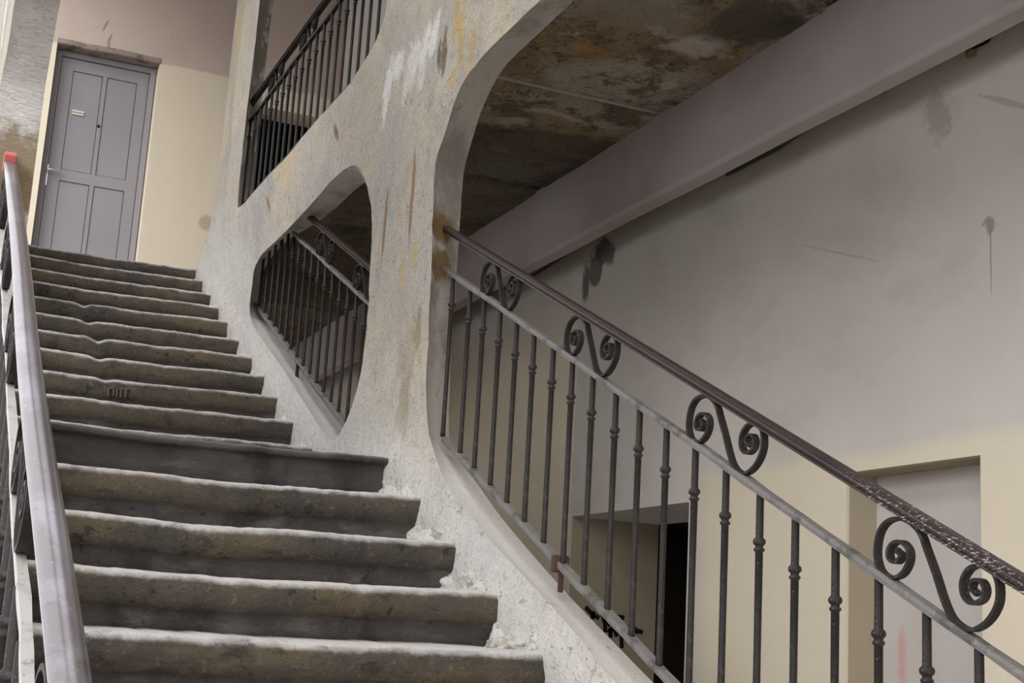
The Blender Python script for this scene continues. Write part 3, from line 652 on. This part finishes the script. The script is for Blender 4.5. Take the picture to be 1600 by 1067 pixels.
# ------------------------------------------------------------------ grey panelled door
yd = YE+.16
def dq(x, y, yy=yd): p = onY(x, y, yy); return p.x, p.z
door = empty('door_1', (1.06, yd, 2.4)); struct(door, 'grey four-panel door with silver handle at the top of the stairs', 'door')
x0, x1, zt = dl+.012, dr-.01, dt-.012
fr = .045
bm = bmesh.new(); box(bm, (x0,yd-.035,2.4), (x0+fr,yd+.05,zt), .003); box(bm, (x1-fr,yd-.035,2.4), (x1,yd+.05,zt), .003); box(bm, (x0+fr,yd-.035,zt-fr), (x1-fr,yd+.05,zt), .003)
keep(obj('door_frame', bm, M_door), door)
ul = [dq(105.5,109), dq(136,272)]; ur = [dq(169,122), dq(203,283)]
pa = (dq(100,115)[0]-.01, dq(157,122)[0]); pb = (dq(168,126)[0], dq(222,138)[0])
lx0, lx1 = x0+fr+.005, x1-fr-.005; lz0, lz1 = 2.41, zt-fr-.006
pw = ((lx0+.10, lx0+.345), (lx1-.345+.005, lx1-.09))
top, midz, botz = lz1-.10, dq(136,272)[1], 2.56
rows = ((midz, top), (botz, midz-.095))
bm = bmesh.new()
xsv = [lx0, pw[0][0], pw[0][1], pw[1][0], pw[1][1], lx1]; zsv = [lz0, rows[1][0], rows[1][1], rows[0][0], rows[0][1], lz1]
for i in range(5):
    for j in range(5):
        if i in (1,3) and j in (1,3): continue
        box(bm, (xsv[i], yd-.012, zsv[j]), (xsv[i+1], yd+.03, zsv[j+1]))
bmesh.ops.remove_doubles(bm, verts=bm.verts, dist=1e-5)
box(bm, (x0,yd+.024,2.4), (x1,yd+.05,zt))
leaf = keep(obj('door_leaf', bm, M_door), door)
for (a, b) in pw:
    for (c, d) in rows:
        bm = bmesh.new(); box(bm, (a+.003, yd-.004, c+.003), (b-.003, yd+.02, d-.003), .004);
        box(bm, (a, yd+.012, c), (b, yd+.025, d))
        keep(obj('door_panel', bm, M_door), door)
hx, hz = dq(70.5, 272)
bm = bmesh.new(); box(bm, (hx-.019,yd-.022,hz-.10), (hx+.019,yd-.011,hz+.085), .004); hp = keep(obj('handle_plate', bm, M_silver), door)
bm = bmesh.new(); sweep(bm, [(hx, yd-.022, hz+.03),(hx, yd-.055, hz+.03),(hx+.02, yd-.062, hz+.03),(hx+.12, yd-.062, hz+.028)], [(.008*math.cos(k*math.pi/4), .008*math.sin(k*math.pi/4)) for k in range(8)], Vector((0,0,1))); 
keep(obj('door_handle', bm, M_silver, None, True), door)
bm = bmesh.new(); bmesh.ops.create_circle(bm, cap_ends=True, segments=10, radius=.007, matrix=Matrix.Translation((hx, yd-.0225, hz-.055)) @ Matrix.Rotation(math.pi/2, 4, 'X')); keep(obj('keyhole', bm, M_black), door)
px_, pz_ = dq(153.5, 198)
bm = bmesh.new(); bmesh.ops.create_cone(bm, cap_ends=True, segments=12, radius1=.012, radius2=.012, depth=.01, matrix=Matrix.Translation((px_, yd-.014, pz_)) @ Matrix.Rotation(math.pi/2, 4, 'X')); keep(obj('peephole', bm, M_black), door)
nx, nz = dq(121.5, 177)
for dz in (-.012, .012):
    bm = bmesh.new(); box(bm, (nx-.05,yd-.015,nz+dz-.009), (nx+.05,yd-.009,nz+dz+.009), .001); keep(obj('name_plate', bm, M_plate), door)

# ------------------------------------------------------------------ small things on the right wall
def tube(bm, pts, r, seg=6):
    path = catmull(pts, 5); rings = []
    for i, p in enumerate(path):
        t = (Vector(path[min(i+1,len(path)-1)])-Vector(path[max(i-1,0)])).normalized()
        a = t.orthogonal().normalized() if abs(t.x) > .95 else t.cross(Vector((1,0,0))).normalized(); b = t.cross(a)
        rings.append([bm.verts.new(Vector(p)+a*r*math.cos(k*2*math.pi/seg)+b*r*math.sin(k*2*math.pi/seg)) for k in range(seg)])
    for a, b in zip(rings, rings[1:]):
        for j in range(seg): bm.faces.new((a[j], a[(j+1)%seg], b[(j+1)%seg], b[j]))
    bm.faces.new(rings[0]); bm.faces.new(rings[-1])
def wp(x, y, X=XR-.012): return tuple(onX(x, y, X))
bm = bmesh.new(); tube(bm, [wp(1136,272),wp(1150,266),wp(1180,250),wp(1215,232),wp(1240,214),wp(1300,178)], .010)
tag(obj('wall_pipe', bm, M_cable, None, True), 'short grey pipe clipped to the wall just under the middle of the beam', 'pipe')
bm = bmesh.new(); tube(bm, [wp(790,452),wp(830,432),wp(868,408),wp(905,385),wp(940,362),wp(985,335)], .008)
tag(obj('wall_cable', bm, M_cable, None, True), 'grey cable running under the beam above the peeling paint patch', 'cable')
hk = empty('cable_hook', wp(1513,70)); tag(hk, 'black looped wires on a yellowed fixing under the right end of the beam', 'hook')
bm = bmesh.new(); tube(bm, [wp(1484,76),wp(1496,81),wp(1510,76),wp(1530,71),wp(1545,62),wp(1548,48)], .006); tube(bm, [wp(1500,64),wp(1512,70),wp(1513,80)], .012); keep(obj('wire', bm, M_black, None, True), hk)
bm = bmesh.new(); c = wp(1516,84); box(bm, (c[0]-.012,c[1]-.018,c[2]-.014), (c[0]+.012,c[1]+.014,c[2]+.010), .004); keep(obj('fixing', bm, M_cap), hk)
bm = bmesh.new(); c = wp(1377,141); tube(bm, [(c[0],c[1],c[2]+.05),(c[0]-.01,c[1],c[2]),(c[0],c[1]-.02,c[2]-.012)], .006)
tag(obj('iron_hook', bm, M_black, None, True), 'tiny black hook just below the beam left of the looped wires', 'hook')
# black scrawl on the doorway jamb
gf = empty('graffiti', tuple(onY(960,985,dy1-.01))); tag(gf, 'black spray scrawl on the tan doorway jamb behind the bottom rail', 'graffiti')
def stroke(pts, r=.011):
    bm = bmesh.new(); yq = dy1-.0075
    P_ = [tuple(onY(860+x/3.476, 760+y/3.476, yq)) for x, y in pts]
    for a, b in zip(P_, P_[1:]):
        a, b = Vector(a), Vector(b); t = (b-a).normalized(); nn = Vector((-t.z,0,t.x))*r
        vs = [bm.verts.new(q) for q in (a-t*r*.6-nn, a-t*r*.6+nn, b+t*r*.6+nn, b+t*r*.6-nn)]
        ws = [bm.verts.new(v.co+Vector((0,-.002,0))) for v in vs]
        bm.faces.new(ws); bm.faces.new(vs)
        for k in range(4): bm.faces.new((vs[k],vs[(k+1)%4],ws[(k+1)%4],ws[k]))
    keep(obj('stroke', bm, M_black), gf)
for s_ in ([(195,660),(235,705)],[(235,685),(228,712)],[(250,705),(258,712)],[(285,700),(292,730)],[(300,728),(320,750)],[(362,708),(395,712)],[(296,745),(298,785)],[(318,790),(330,775),(355,770)],[(325,775),(326,815)],[(345,775),(360,808)],[(385,815),(387,870)],[(412,772),(495,790)],[(420,765),(432,790)],[(455,770),(470,790)]):
    stroke(s_)
# faint scratched letters on a riser of the upper flight
bm = bmesh.new()
for s_ in ([(170,607),(169,619)],[(170,607),(178,606),(177,618)],[(183,607),(182,620)],[(185,608),(192,607)],[(189,608),(188,621)],[(195,609),(203,607)],[(197,609),(196,621)]):
    P_ = [Vector(onY(x, y, UP[2][0]-.010)) for x, y in s_]
    for a, b in zip(P_, P_[1:]):
        t = (b-a).normalized(); nn = Vector((-t.z,0,t.x))*.0028
        v4 = [bm.verts.new(q) for q in (a-nn, a+nn, b+nn, b-nn)]; w4 = [bm.verts.new(v.co+Vector((0,.02,0))) for v in v4]
        bm.faces.new(v4); bm.faces.new(w4)
        for k in range(4): bm.faces.new((v4[k],v4[(k+1)%4],w4[(k+1)%4],w4[k]))
keep(obj('scratched_letters', bm, M_scrawl), stairs)['label'] = 'faint scratched letters on a step face of the upper flight'
